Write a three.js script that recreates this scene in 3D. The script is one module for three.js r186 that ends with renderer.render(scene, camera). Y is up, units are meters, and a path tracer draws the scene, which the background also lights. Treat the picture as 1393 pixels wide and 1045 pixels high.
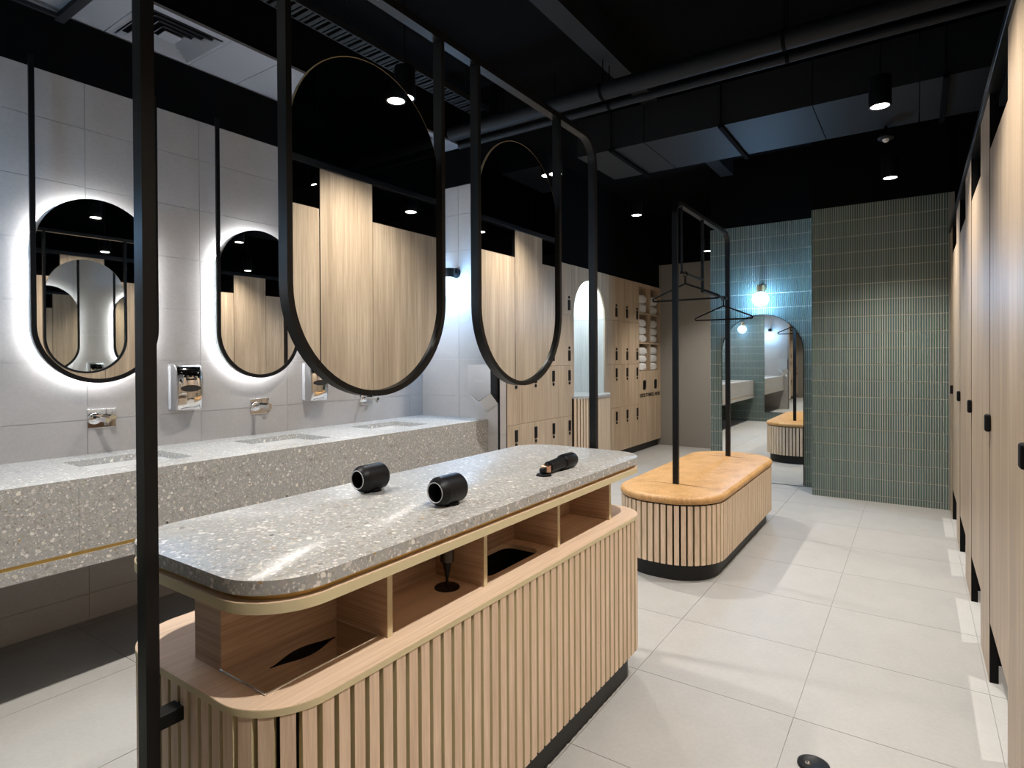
import * as THREE from 'three';
import { mergeGeometries as mergeRaw, toCreasedNormals } from 'three/addons/utils/BufferGeometryUtils.js';
import { RoundedBoxGeometry } from 'three/addons/geometries/RoundedBoxGeometry.js';
import { RectAreaLightUniformsLib } from 'three/addons/lights/RectAreaLightUniformsLib.js';
import { FontLoader } from 'three/addons/loaders/FontLoader.js';
import { TextGeometry } from 'three/addons/geometries/TextGeometry.js';

// ---------------------------------------------------------------- camera, exposure, light settings
const scene = new THREE.Scene();
scene.background = new THREE.Color(0x000000);
const FOCAL = 803.07, W = 1393, H = 1045;
const camera = new THREE.PerspectiveCamera(2 * Math.atan(H / 2 / FOCAL) * 180 / Math.PI, W / H, 0.05, 60);
camera.position.set(0, 1.335, 0);
camera.rotation.order = 'YXZ';
camera.rotation.set(-0.0067828, 0.6, -0.0051574);
camera.setViewOffset(W, H, 0, 29, W, H);
const renderer = new THREE.WebGLRenderer({ antialias: true });
renderer.toneMapping = THREE.LinearToneMapping;
renderer.toneMappingExposure = 1.0;
renderer.shadowMap.enabled = true;
RectAreaLightUniformsLib.init();
const LAMP = {
  downColor: new THREE.Color(1.0, 0.95, 0.89), down: 18.5, downAngle: 0.94, downBlend: 1.0,
  cubicle: 20,
  globeColor: new THREE.Color(0.32, 0.60, 1.0), globe: 1.0, globeGlow: 8,
  haloColor: new THREE.Color(0.92, 0.96, 1.0), halo: 40,
  nicheColor: new THREE.Color(0.70, 0.87, 1.0), niche: 7,
};

// ---------------------------------------------------------------- helpers
const mergeGeometries = list => mergeRaw(list.map(g => g.index ? g.toNonIndexed() : g));
function rng(seed) { let a = seed >>> 0; return () => { a = (a + 0x6D2B79F5) | 0; let t = Math.imul(a ^ (a >>> 15), 1 | a); t = (t + Math.imul(t ^ (t >>> 7), 61 | t)) ^ t; return ((t ^ (t >>> 14)) >>> 0) / 4294967296; }; }
const rand = rng(7);
const taken = {};
function numbered(n) { const k = taken[n] = (taken[n] ?? -1) + 1; return k ? n + '_' + String(k).padStart(3, '0') : n; }
function mesh(name, geo, mat, parent = scene, label) {
  const m = new THREE.Mesh(geo, mat); m.name = parent === scene ? numbered(name) : name;
  m.castShadow = m.receiveShadow = true; if (label) m.userData.label = label; parent.add(m); return m;
}
function tag(o, label, category, group) { o.userData.label = label; o.userData.category = category; if (group) o.userData.group = group; return o; }
function struct(o) { o.userData.kind = 'structure'; return o; }
// a Group whose children are written in room coordinates; settle() moves its origin to the thing's base
function thing(name, label, category, group) { const g = new THREE.Group(); g.name = numbered(name); scene.add(g); return tag(g, label, category, group); }
function settle(g, x, y, z) { for (const c of g.children) { c.position.x -= x; c.position.y -= y; c.position.z -= z; } g.position.set(x, y, z); return g; }
// box between two corners, uv in metres (v up on walls, v along z on level faces)
function boxUV(g, ou = 0, ov = 0, turn = false) {
  const p = g.attributes.position, n = g.attributes.normal, uv = new Float32Array(p.count * 2);
  for (let i = 0; i < p.count; i++) {
    const ax = Math.abs(n.getX(i)), ay = Math.abs(n.getY(i)), az = Math.abs(n.getZ(i));
    let u, v;
    if (ay >= ax && ay >= az) { u = p.getX(i); v = p.getZ(i); } else if (ax >= az) { u = p.getZ(i); v = p.getY(i); } else { u = p.getX(i); v = p.getY(i); }
    if (turn) [u, v] = [v, u];
    uv[i * 2] = u + ou; uv[i * 2 + 1] = v + ov;
  }
  g.setAttribute('uv', new THREE.BufferAttribute(uv, 2)); return g;
}
function box(x0, x1, y0, y1, z0, z1, turn = false) {
  const g = new THREE.BoxGeometry(Math.abs(x1 - x0), Math.abs(y1 - y0), Math.abs(z1 - z0));
  g.translate((x0 + x1) / 2, (y0 + y1) / 2, (z0 + z1) / 2); return boxUV(g, rand() * 3, rand() * 3, turn);
}
function rbox(x0, x1, y0, y1, z0, z1, r = 0.004, seg = 2, turn = false) {
  const g = new RoundedBoxGeometry(Math.abs(x1 - x0), Math.abs(y1 - y0), Math.abs(z1 - z0), seg, r);
  g.translate((x0 + x1) / 2, (y0 + y1) / 2, (z0 + z1) / 2); return boxUV(g, rand() * 3, rand() * 3, turn);
}
const MAPS = { xz: (u, v, w) => [u, w, v], zy: (u, v, w) => [w, v, u], xy: (u, v, w) => [u, v, w] };
// prism of an outline (u,v) between w0 and w1; map says which room axes u, v, w are
function prism(outline, w0, w1, map = 'xz', holes = [], crease = 0.5) {
  const f = MAPS[map], pos = [], uv = [];
  const V = a => a.map(([x, y]) => new THREE.Vector2(x, y));
  let o = V(outline); if (THREE.ShapeUtils.isClockWise(o)) o = o.reverse();
  const hs = holes.map(h => { let q = V(h); if (!THREE.ShapeUtils.isClockWise(q)) q = q.reverse(); return q; });
  const flip = map === 'xz' || map === 'zy';
  const tri = (a, b, c, ta, tb, tc) => { const q = flip ? [[a, ta], [c, tc], [b, tb]] : [[a, ta], [b, tb], [c, tc]]; for (const [p, t] of q) { pos.push(...f(...p)); uv.push(...t); } };
  const all = [...o, ...hs.flat()], faces = THREE.ShapeUtils.triangulateShape(o, hs);
  for (const [i, j, k] of faces) {
    const [a, b, c] = [all[i], all[j], all[k]];
    tri([a.x, a.y, w1], [b.x, b.y, w1], [c.x, c.y, w1], [a.x, a.y], [b.x, b.y], [c.x, c.y]);
    tri([a.x, a.y, w0], [c.x, c.y, w0], [b.x, b.y, w0], [a.x, a.y], [c.x, c.y], [b.x, b.y]);
  }
  for (const ring of [o, ...hs]) {
    let s = 0;
    for (let i = 0; i < ring.length; i++) {
      const a = ring[i], b = ring[(i + 1) % ring.length], l = a.distanceTo(b);
      tri([a.x, a.y, w0], [b.x, b.y, w0], [b.x, b.y, w1], [s, w0], [s + l, w0], [s + l, w1]);
      tri([a.x, a.y, w0], [b.x, b.y, w1], [a.x, a.y, w1], [s, w0], [s + l, w1], [s, w1]);
      s += l;
    }
  }
  const g = new THREE.BufferGeometry();
  g.setAttribute('position', new THREE.Float32BufferAttribute(pos, 3)); g.setAttribute('uv', new THREE.Float32BufferAttribute(uv, 2));
  return toCreasedNormals(g, crease);
}
// outlines joined by a skin, one ring of points per level: rings = [[ [x,y,z], ...], ...]; closed caps
function loft(rings, capStart = true, capEnd = true, crease = 0.6, closed = true) {
  const pos = [], uv = [], n = rings[0].length, m = closed ? n : n - 1;
  const push = (...ps) => { for (const p of ps) { pos.push(...p); uv.push(p[0] + p[1] * 0.3, p[2] + p[1] * 0.3); } };
  for (let r = 0; r + 1 < rings.length; r++) for (let i = 0; i < m; i++) {
    const j = (i + 1) % n, A = rings[r], B = rings[r + 1];
    push(A[i], A[j], B[j]); push(A[i], B[j], B[i]);
  }
  const cap = (R, up) => { const c = [0, 1, 2].map(k => R.reduce((s, p) => s + p[k], 0) / n); for (let i = 0; i < n; i++) { const j = (i + 1) % n; up ? push(c, R[i], R[j]) : push(c, R[j], R[i]); } };
  if (capStart) cap(rings[0], false); if (capEnd) cap(rings[rings.length - 1], true);
  const g = new THREE.BufferGeometry();
  g.setAttribute('position', new THREE.Float32BufferAttribute(pos, 3)); g.setAttribute('uv', new THREE.Float32BufferAttribute(uv, 2));
  return toCreasedNormals(g, crease);
}
function rr(x0, x1, z0, z1, r, seg = 10) {         // rounded rectangle outline
  const out = [], c = [[x1 - r, z1 - r, 0], [x0 + r, z1 - r, 1], [x0 + r, z0 + r, 2], [x1 - r, z0 + r, 3]];
  for (const [cx, cz, q] of c) for (let i = 0; i <= seg; i++) { const a = (q + i / seg) * Math.PI / 2; out.push([cx + r * Math.cos(a), cz + r * Math.sin(a)]); }
  return out;
}
function pill(cz, hw, y0, y1, seg = 28) {           // upright pill outline
  const out = []; for (let i = 0; i <= seg; i++) { const a = Math.PI * i / seg; out.push([cz + hw * Math.cos(a), y1 - hw + hw * Math.sin(a)]); }
  for (let i = 0; i <= seg; i++) { const a = Math.PI + Math.PI * i / seg; out.push([cz + hw * Math.cos(a), y0 + hw + hw * Math.sin(a)]); } return out;
}
function ubar(cz, hw, t, y0, ytop, seg = 32) {      // U shaped strap: two rods joined by a half ring below
  const out = []; out.push([cz + hw, ytop]);
  for (let i = 0; i <= seg; i++) { const a = -Math.PI * i / seg; out.push([cz + hw * Math.cos(a), y0 + hw + hw * Math.sin(a)]); }
  out.push([cz - hw, ytop], [cz - hw + t, ytop]);
  for (let i = seg; i >= 0; i--) { const a = -Math.PI * i / seg, q = hw - t; out.push([cz + q * Math.cos(a), y0 + hw + q * Math.sin(a)]); }
  out.push([cz + hw - t, ytop]); return out;
}
function cyl(r, h, x, y, z, axis = 'y', seg = 28, r2 = r) {
  const g = new THREE.CylinderGeometry(r2, r, h, seg); if (axis === 'x') g.rotateZ(-Math.PI / 2); if (axis === 'z') g.rotateX(Math.PI / 2);
  return g.translate(x, y, z);
}
function lathe(pts, x, y, z, axis = 'y', seg = 32) {
  const g = new THREE.LatheGeometry(pts.map(([r, h]) => new THREE.Vector2(r, h)), seg); if (axis === 'x') g.rotateZ(-Math.PI / 2); if (axis === 'z') g.rotateX(Math.PI / 2);
  return g.translate(x, y, z);
}
function tube(pts, r, seg = 40, rad = 8) { return new THREE.TubeGeometry(new THREE.CatmullRomCurve3(pts.map(p => new THREE.Vector3(...p)), false, 'catmullrom', 0.2), seg, r, rad); }

// ---------------------------------------------------------------- textures
function noise2(seed, w, h) {                       // tiling value noise
  const r = rng(seed), a = new Float32Array(w * h); for (let i = 0; i < a.length; i++) a[i] = r();
  return (x, y) => { const X = Math.floor(x), Y = Math.floor(y), fx = x - X, fy = y - Y, sx = fx * fx * (3 - 2 * fx), sy = fy * fy * (3 - 2 * fy), g = (i, j) => a[((j % h) + h) % h * w + ((i % w) + w) % w];
    return (g(X, Y) * (1 - sx) + g(X + 1, Y) * sx) * (1 - sy) + (g(X, Y + 1) * (1 - sx) + g(X + 1, Y + 1) * sx) * sy; };
}
function dataTex(n, m, fn, metresU, metresV, srgb = true) {
  const d = new Uint8Array(n * m * 4);
  for (let j = 0; j < m; j++) for (let i = 0; i < n; i++) { const c = fn(i / n, j / m), k = (j * n + i) * 4; d[k] = Math.max(0, Math.min(255, c[0])); d[k + 1] = Math.max(0, Math.min(255, c[1])); d[k + 2] = Math.max(0, Math.min(255, c[2])); d[k + 3] = 255; }
  const t = new THREE.DataTexture(d, n, m); t.wrapS = t.wrapT = THREE.RepeatWrapping; t.magFilter = THREE.LinearFilter; t.minFilter = THREE.LinearMipmapLinearFilter; t.generateMipmaps = true;
  if (srgb) t.colorSpace = THREE.SRGBColorSpace; t.repeat.set(1 / metresU, 1 / metresV); t.needsUpdate = true; return t;
}
function woodTex(seed, base, amp) {
  const a = noise2(seed, 64, 4), b = noise2(seed + 1, 200, 8), c = noise2(seed + 2, 512, 24), d = noise2(seed + 3, 10, 3);
  return dataTex(512, 512, (u, v) => {
    const t = 0.40 * (a(u * 64, v * 4) - .5) + 0.45 * (b(u * 200, v * 8) - .5) + 0.5 * (c(u * 512, v * 24) - .5) + .5 * (d(u * 10, v * 3) - .5);
    return base.map((q, k) => q + amp[k] * t);
  }, 0.62, 1.9);
}
function speckle(seed, base, amp, size = 0.6) {
  const a = noise2(seed, 8, 8), b = noise2(seed + 1, 64, 64), c = noise2(seed + 2, 256, 256);
  return dataTex(256, 256, (u, v) => { const t = .5 * (a(u * 8, v * 8) - .5) + .6 * (b(u * 64, v * 64) - .5) + .6 * (c(u * 256, v * 256) - .5); return base.map(q => q + amp * t); }, size, size);
}
function terrazzoTex() {
  const n = 1024, cv = document.createElement('canvas'); cv.width = cv.height = n; const g = cv.getContext('2d'), r = rng(99);
  g.fillStyle = 'rgb(168,168,166)'; g.fillRect(0, 0, n, n);
  const chip = (x, y, s, col) => { const k = 5 + Math.floor(r() * 4), a0 = r() * 6.28, el = .55 + r() * .45, pts = []; for (let i = 0; i < k; i++) { const a = a0 + i / k * 6.283, q = s * (.7 + .5 * r()); pts.push([q * Math.cos(a), el * q * Math.sin(a)]); }
    const th = r() * 3.14, c = Math.cos(th), si = Math.sin(th);
    for (const dx of [0, -n, n]) for (const dy of [0, -n, n]) { if (x + dx < -60 || x + dx > n + 60 || y + dy < -60 || y + dy > n + 60) continue; g.beginPath(); pts.forEach(([px, py], i) => { const X = x + dx + px * c - py * si, Y = y + dy + px * si + py * c; i ? g.lineTo(X, Y) : g.moveTo(X, Y); }); g.closePath(); g.fillStyle = col; g.fill(); } };
  const tones = () => { const t = r(); if (t < .004) return 'rgb(84,80,76)'; if (t < .009) return 'rgb(176,146,106)'; const v = t < .45 ? 146 + r() * 30 : t < .8 ? 176 + r() * 26 : 204 + r() * 30; return `rgb(${v | 0},${(v - 3 - r() * 3) | 0},${(v - 8 - r() * 8) | 0})`; };
  for (let i = 0; i < 9000; i++) chip(r() * n, r() * n, 2 + r() * 4, tones());
  for (let i = 0; i < 1900; i++) chip(r() * n, r() * n, 5 + r() * 7, tones());
  for (let i = 0; i < 240; i++) chip(r() * n, r() * n, 10 + r() * 9, tones());
  const t = new THREE.CanvasTexture(cv); t.wrapS = t.wrapT = THREE.RepeatWrapping; t.colorSpace = THREE.SRGBColorSpace; t.repeat.set(1 / 0.62, 1 / 0.62); return t;
}
const std = o => new THREE.MeshStandardMaterial(o), phys = o => new THREE.MeshPhysicalMaterial(o);
const oakMap = woodTex(11, [190, 167, 140], [46, 46, 44]), slatMap = woodTex(21, [220, 192, 165], [34, 36, 36]), shelfMap = woodTex(31, [180, 152, 127], [46, 46, 44]);
const paleMap = woodTex(81, [214, 214, 210], [26, 26, 26]);
const tileNoise = speckle(41, [180, 175, 171], 9), floorNoise = speckle(51, [166, 163, 158], 8), leatherNoise = speckle(61, [196, 150, 94], 40, 0.5);
const terrazzo = terrazzoTex();
const bumpFine = speckle(71, [128, 128, 128], 110, 0.35); bumpFine.colorSpace = THREE.NoColorSpace;
const M = {
  oak: std({ map: oakMap, roughness: 0.42 }), slat: std({ map: slatMap, roughness: 0.5 }), shelf: std({ map: shelfMap, roughness: 0.45 }),
  edge: std({ color: new THREE.Color().setRGB(0.645, 0.55, 0.335), roughness: 0.55 }),
  terrazzo: phys({ map: terrazzo, roughness: 0.36 }), terrazzoMatt: phys({ map: terrazzo, roughness: 0.42 }),
  brass: std({ color: new THREE.Color().setRGB(0.62, 0.44, 0.16), metalness: 1, roughness: 0.35 }),
  paleBrass: std({ color: new THREE.Color().setRGB(0.72, 0.60, 0.38), metalness: 1, roughness: 0.3 }), mirrorEdge: std({ color: new THREE.Color().setRGB(0.50, 0.42, 0.27), metalness: 0.6, roughness: 0.7 }),
  black: phys({ color: new THREE.Color().setRGB(0.006, 0.006, 0.0065), roughness: 0.36, specularIntensity: 0.6 }),
  blackMatt: phys({ color: new THREE.Color().setRGB(0.005, 0.005, 0.0055), roughness: 0.7, specularIntensity: 0.4 }),
  ceiling: phys({ color: new THREE.Color().setRGB(0.0035, 0.0035, 0.004), roughness: 0.95, specularIntensity: 0.15 }),
  darkDuct: phys({ color: new THREE.Color().setRGB(0.011, 0.012, 0.0135), roughness: 0.6, specularIntensity: 0.5 }),
  plinth: phys({ color: new THREE.Color().setRGB(0.014, 0.0135, 0.013), roughness: 0.45, specularIntensity: 0.6 }),
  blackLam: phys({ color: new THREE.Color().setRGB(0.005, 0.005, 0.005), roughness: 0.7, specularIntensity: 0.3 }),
  mirror: std({ color: new THREE.Color().setRGB(0.86, 0.88, 0.87), metalness: 1, roughness: 0.012 }),
  glassEdge: std({ color: new THREE.Color().setRGB(0.35, 0.36, 0.30), metalness: 0.6, roughness: 0.2 }),
  chrome: std({ color: new THREE.Color().setRGB(0.80, 0.80, 0.80), metalness: 1, roughness: 0.06 }),
  steel: std({ color: new THREE.Color().setRGB(0.62, 0.62, 0.63), metalness: 1, roughness: 0.28 }),
  silver: std({ color: new THREE.Color().setRGB(0.50, 0.50, 0.51), metalness: 0.9, roughness: 0.34 }),
  alu: std({ color: new THREE.Color().setRGB(0.62, 0.62, 0.62), roughness: 0.4 }),
  tile: std({ map: tileNoise, roughness: 0.45, bumpMap: bumpFine, bumpScale: 0.0003 }), grout: std({ color: new THREE.Color().setRGB(0.60, 0.585, 0.56), roughness: 0.9 }),
  floor: std({ map: floorNoise, roughness: 0.5 }), floorGrout: std({ color: new THREE.Color().setRGB(0.345, 0.335, 0.315), roughness: 0.9 }),
  greyWall: std({ color: new THREE.Color().setRGB(0.30, 0.275, 0.24), roughness: 0.8 }),
  plaster: std({ color: new THREE.Color().setRGB(0.20, 0.20, 0.215), roughness: 0.85 }),
  greenGrout: std({ color: new THREE.Color().setRGB(0.60, 0.58, 0.50), roughness: 0.9 }),
  green: std({ vertexColors: true, roughness: 0.3 }),
  ceramic: std({ color: new THREE.Color().setRGB(0.78, 0.77, 0.75), roughness: 0.15 }),
  leather: phys({ map: leatherNoise, roughness: 0.42, bumpMap: bumpFine, bumpScale: 0.0022 }), leatherDark: std({ color: new THREE.Color().setRGB(0.36, 0.19, 0.07), roughness: 0.5 }),
  towel: std({ color: new THREE.Color().setRGB(0.74, 0.73, 0.71), roughness: 0.95 }),
  copper: std({ color: new THREE.Color().setRGB(0.75, 0.45, 0.30), metalness: 1, roughness: 0.25 }),
  nicheLam: std({ map: paleMap, roughness: 0.5 }),
  lampFace: std({ color: 0xffffff, emissive: LAMP.downColor, emissiveIntensity: 12 }),
  globe: std({ color: 0xffffff, emissive: LAMP.globeColor, emissiveIntensity: LAMP.globeGlow }),
  halo: std({ color: 0xffffff, emissive: LAMP.haloColor, emissiveIntensity: LAMP.halo }),
  nicheStrip: std({ color: 0xffffff, emissive: LAMP.nicheColor, emissiveIntensity: LAMP.niche }),
  smoke: std({ color: new THREE.Color().setRGB(0.03, 0.03, 0.03), roughness: 0.15 }),
  rubber: phys({ color: new THREE.Color().setRGB(0.006, 0.006, 0.007), roughness: 0.42, specularIntensity: 0.55 }),
  ringGrey: std({ color: new THREE.Color().setRGB(0.55, 0.55, 0.57), roughness: 0.4 }),
};

// ---------------------------------------------------------------- room shell
const XW = -3.519, XD = 0.2475, ZV0 = -0.30, ZP = -3.772, XP = -2.705, XL = -3.24, ZF = -8.785, ZG = -6.364, ZN = -6.72, YB = 2.757, YC = 3.5, XR = 1.8, ZR = 1.5;
// floor of square tiles
const floor = struct(mesh('floor', box(-3.9, XR, -0.12, -0.004, ZF - 0.1, ZR, false), M.floorGrout));
{
  const cells = (lo, hi, j, p) => { const a = []; let k = Math.floor((lo - j) / p) * p + j; while (k < hi) { a.push([Math.max(lo, k + 0.0012), Math.min(hi, k + p - 0.0012)]); k += p; } return a.filter(([s, e]) => e - s > 0.01); };
  const cache = {};
  for (const [x0, x1] of cells(-3.85, XR - 0.01, -0.374, 0.613)) for (const [z0, z1] of cells(ZF, ZR - 0.01, -2.383, 0.590)) {
    const v = Math.floor(rand() * 3), key = [(x1 - x0).toFixed(3), (z1 - z0).toFixed(3), v].join();
    cache[key] ??= boxUV(new THREE.BoxGeometry(x1 - x0, 0.012, z1 - z0), rand(), rand());
    const t = mesh('floor_tile', cache[key], M.floor, floor); t.position.set((x0 + x1) / 2, -0.006, (z0 + z1) / 2);
  }
}
struct(mesh('ceiling', box(-3.9, XR, YC, YC + 0.1, ZF - 0.1, ZR), M.ceiling));
// tiled walls: backing slab and single tiles
function tiles(wall, a0, a1, y0, y1, ja, pa, jy, py, place) {
  const cells = (lo, hi, j, p) => { const a = []; let k = Math.floor((lo - j) / p) * p + j; while (k < hi - 1e-6) { a.push([Math.max(lo, k + 0.001), Math.min(hi, k + p - 0.001)]); k += p; } return a.filter(([s, e]) => e - s > 0.006); };
  const cache = {};
  for (const [s, e] of cells(a0, a1, ja, pa)) for (const [b, t] of cells(y0, y1, jy, py)) place(wall, s, e, b, t, cache);
}
const wallLeft = struct(mesh('wall_left', box(XW - 0.15, XW - 0.006, 0, YC, ZP - 0.1, ZV0 + 0.1), M.grout));
mesh('upper_band', box(XW - 0.006, XW + 0.004, YB, 3.06, ZP, ZV0), M.ceiling, wallLeft, 'black painted band above the tiles');
const tileZ = (wall, s, e, b, t, cache) => { const key = [(e - s).toFixed(3), (t - b).toFixed(3), Math.floor(rand() * 3)].join(); cache[key] ??= boxUV(new THREE.BoxGeometry(0.012, t - b, e - s), rand(), rand()); const m = mesh('wall_tile', cache[key], M.tile, wall); m.position.set(XW - 0.006 + (rand() - .5) * 0.0008, (b + t) / 2, (s + e) / 2); m.rotation.set(0, (rand() - .5) * 0.0016, (rand() - .5) * 0.003); };
tiles(wallLeft, ZP, ZV0, 0, YB, -1.272, 0.585, 1.031, 0.2985, tileZ);
const wallEnd = struct(mesh('wall_vanity_end', box(-3.85, XP - 0.008, 0, YC, ZP - 0.095, ZP - 0.006), M.grout));
mesh('upper_band', box(XW, XP, YB, YC, ZP - 0.006, ZP + 0.002), M.ceiling, wallEnd);
mesh('upper_end', box(XP - 0.008, XP + 0.002, YB, YC, ZP - 0.095, ZP - 0.006), M.ceiling, wallEnd);
tiles(wallEnd, XW, XP - 0.004, 0, YB, -3.11, 0.6, 1.031, 0.2985, (wall, s, e, b, t, cache) => { const key = [(e - s).toFixed(3), (t - b).toFixed(3), 0].join(); cache[key] ??= boxUV(new THREE.BoxGeometry(e - s, t - b, 0.012), rand(), rand()); const m = mesh('wall_tile', cache[key], M.tile, wall); m.position.set((s + e) / 2, (b + t) / 2, ZP - 0.006); });
tiles(wallEnd, ZP - 0.095, ZP - 0.008, 0, YB, ZP - 0.096, 0.6, 1.031, 0.2985, (wall, s, e, b, t, cache) => { const key = [(e - s).toFixed(3), (t - b).toFixed(3)].join(); cache[key] ??= boxUV(new THREE.BoxGeometry(0.010, t - b, e - s), rand(), rand()); const m = mesh('wall_tile', cache[key], M.tile, wall); m.position.set(XP - 0.004, (b + t) / 2, (s + e) / 2); });
for (const z of [ZP - 0.003, ZP - 0.100]) struct(mesh('trim_' + (z > ZP - 0.05 ? 1 : 2), box(XP - 0.012, XP + 0.003, 0, YB, z - 0.005, z + 0.005), M.black));
// green finger-tile walls
function fingers(wall, a0, a1, y0, y1, place, skip = () => false) {
  const geos = [], pitch = 0.0186, row = 0.1504, r = rng(5);
  for (let y = 0.0582 - row; y < y1; y += row) {
    const b = Math.max(y0, y + 0.0034), t = Math.min(y1, y + row - 0.0034); if (t - b < 0.01) continue;
    const n = Math.round((a1 - a0) / pitch), p = (a1 - a0) / n;
    for (let i = 0; i < n; i++) {
      const c = a0 + (i + 0.5) * p; if (skip(c, b, t)) continue;
      const g = place(c, p - 0.0058, b, t), k = 0.85 + r() * 0.3, q = r(), col = [0.092 * k, (0.142 + 0.012 * q) * k, (0.130 + 0.014 * (1 - q)) * k];
      const n2 = g.attributes.position.count, a = new Float32Array(n2 * 3); for (let j = 0; j < n2; j++) a.set(col, j * 3);
      g.setAttribute('color', new THREE.BufferAttribute(a, 3)); geos.push(g);
    }
  }
  const m = mesh('finger_tiles', mergeGeometries(geos), M.green, wall, 'slim upright sage green glazed tiles'); m.userData.kind = 'stuff';
}
const fz = (z, s) => (c, w, b, t) => new THREE.BoxGeometry(w, t - b, 0.006).translate(c, (b + t) / 2, z + s * 0.002);
const wallBack = struct(mesh('wall_back', box(-0.833, XD, 0, YC, ZN - 0.12, ZG - 0.003), M.greenGrout));
fingers(wallBack, -0.833, 0.236, 0.0, YB, fz(ZG - 0.003, 1));
mesh('upper_band', box(-0.833, XD, YB, YC, ZG - 0.003, ZG + 0.002), M.ceiling, wallBack);
mesh('end_strip', box(0.236, XD + 0.03, 0, YB, ZG - 0.003, ZG + 0.001), M.greyWall, wallBack);
const wallNiche = struct(mesh('wall_niche', box(-1.90, -0.833, 0, YC, ZN - 0.12, ZN - 0.003), M.greenGrout));
fingers(wallNiche, -1.90, -0.835, 0.0, YB, fz(ZN - 0.003, 1), (c, b, t) => c > -1.70 && c < -1.02 && t < 1.2);
mesh('upper_band', box(-1.90, -0.833, YB, YC, ZN - 0.003, ZN + 0.002), M.ceiling, wallNiche);
struct(mesh('wall_passage', box(-1.90, -1.80, 0, YC, ZF, ZN - 0.12), M.greyWall));
const wallFar = struct(mesh('wall_far', box(-3.9, -1.80, 0, YC, ZF - 0.12, ZF), M.greyWall));
mesh('upper_band', box(-3.9, -1.90, YB, YC, ZF, ZF + 0.005), M.ceiling, wallFar);
const wallRear = struct(mesh('wall_rear', box(XW - 0.15, -1.55, 0, YC, ZV0 + 0.003, ZV0 + 0.12), M.greenGrout));
fingers(wallRear, XW, -1.55, 0.0, YB, fz(ZV0 + 0.003, -1));
struct(mesh('wall_entry', box(-3.9, XR, 0, YC, ZR, ZR + 0.1), M.greyWall));
struct(mesh('wall_entry_left', box(-1.75, -1.65, 0, YC, ZV0 + 0.12, ZR), M.greyWall));
struct(mesh('wall_right', box(XR, XR + 0.1, 0, YC, ZF - 0.1, ZR), M.ceiling));
struct(mesh('wall_cubicle_end', box(XD, XR, 0, YC, ZG - 0.12, ZG - 0.02), M.ceiling));
struct(mesh('wall_lockers', box(-3.95, -3.80, 0, YC, ZF, ZP - 0.09), M.greyWall));
struct(mesh('bulkhead', box(-3.80, XL - 0.02, 2.405, YC, ZF, ZP - 0.095), M.ceiling));
// ---------------------------------------------------------------- downlights
function pendant(x, y, z, power, label, group, angle = LAMP.downAngle) {
  const g = thing('pendant_downlight', label, 'light', group);
  mesh('lamp_housing', lathe([[0.046, 0.004], [0.046, 0], [0.056, 0], [0.056, 0.16], [0.0, 0.16]], x, y, z), M.black, g);
  mesh('lamp_face', cyl(0.046, 0.004, x, y + 0.004, z), M.lampFace, g, 'glowing round diffuser');
  mesh('suspension_rod', cyl(0.004, YC - y - 0.16, x, (YC + y + 0.16) / 2, z, 'y', 8), M.black, g);
  const s = new THREE.SpotLight(LAMP.downColor, power, 0, angle, LAMP.downBlend, 2); s.name = 'downlight'; s.position.set(x, y - 0.004, z); s.target.position.set(x, 0, z);
  s.castShadow = true; s.shadow.radius = 2.0; s.shadow.mapSize.set(1024, 1024); g.add(s); g.add(s.target); s.target.name = 'downlight_target';
  settle(g, x, y, z);
}
[[-0.7, 'at the entrance end of the aisle, before the island'], [-2.30, 'over the aisle between island and cubicle doors'], [-3.90, 'over the aisle between bench and cubicle doors'], [-5.50, 'over the aisle next to the green tiled wall']].forEach(([z, say]) => pendant(-0.165, 2.735, z, LAMP.down, 'black cylinder pendant downlight ' + say, 'aisle downlights'));
[[-0.7, 'by the vanity end with the green tiles'], [-2.30, 'in front of the middle basin'], [-3.90, 'in front of the hand dryer'], [-5.48, 'between the bench and the arched alcove'], [-7.87, 'in front of the towel shelves']].forEach(([z, say]) => pendant(-2.26, 2.735, z, LAMP.down, 'black cylinder pendant downlight ' + say, 'locker side downlights'));
// ---------------------------------------------------------------- cubicles
const doorZ = [[-6.02, -5.435], [-5.05, -4.49], [-4.055, -3.484], [-3.085, -2.505], [-2.115, -1.53]];
const doorSay = ['farthest from the washbasins, next to the green tiled wall', 'second cubicle door from the green tiled wall', 'third cubicle door from the green tiled wall', 'fourth cubicle door from the green tiled wall', 'fifth cubicle door from the green tiled wall'];
doorZ.forEach(([z0, z1], i) => {
  const g = thing('cubicle_door', i ? 'light oak laminate door, ' + doorSay[i] : 'light oak laminate cubicle door ' + doorSay[0], 'door', 'cubicle doors');
  mesh('door_leaf', box(XD + 0.002, XD + 0.024, 0.245, 2.175, z0 + 0.002, z1 - 0.002), M.oak, g);
  const knob = mesh('latch', rbox(XD - 0.018, XD + 0.002, 1.03, 1.10, z0 + 0.002, z0 + 0.045, 0.008), M.blackMatt, g, 'black latch');
  mesh('gap_shade_strip', box(XD + 0.014, XD + 0.022, 0.245, 2.175, z0 - 0.0012, z0 + 0.002), M.blackLam, g);  // black strip standing in for the shade in the door joint
  settle(g, XD + 0.012, 0.245, (z0 + z1) / 2);
});
const pil = [[ZG + 0.004, -6.02], [-5.435, -5.05], [-4.49, -4.055], [-3.484, -3.085], [-2.505, -2.115], [-1.53, -1.14]];
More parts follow.
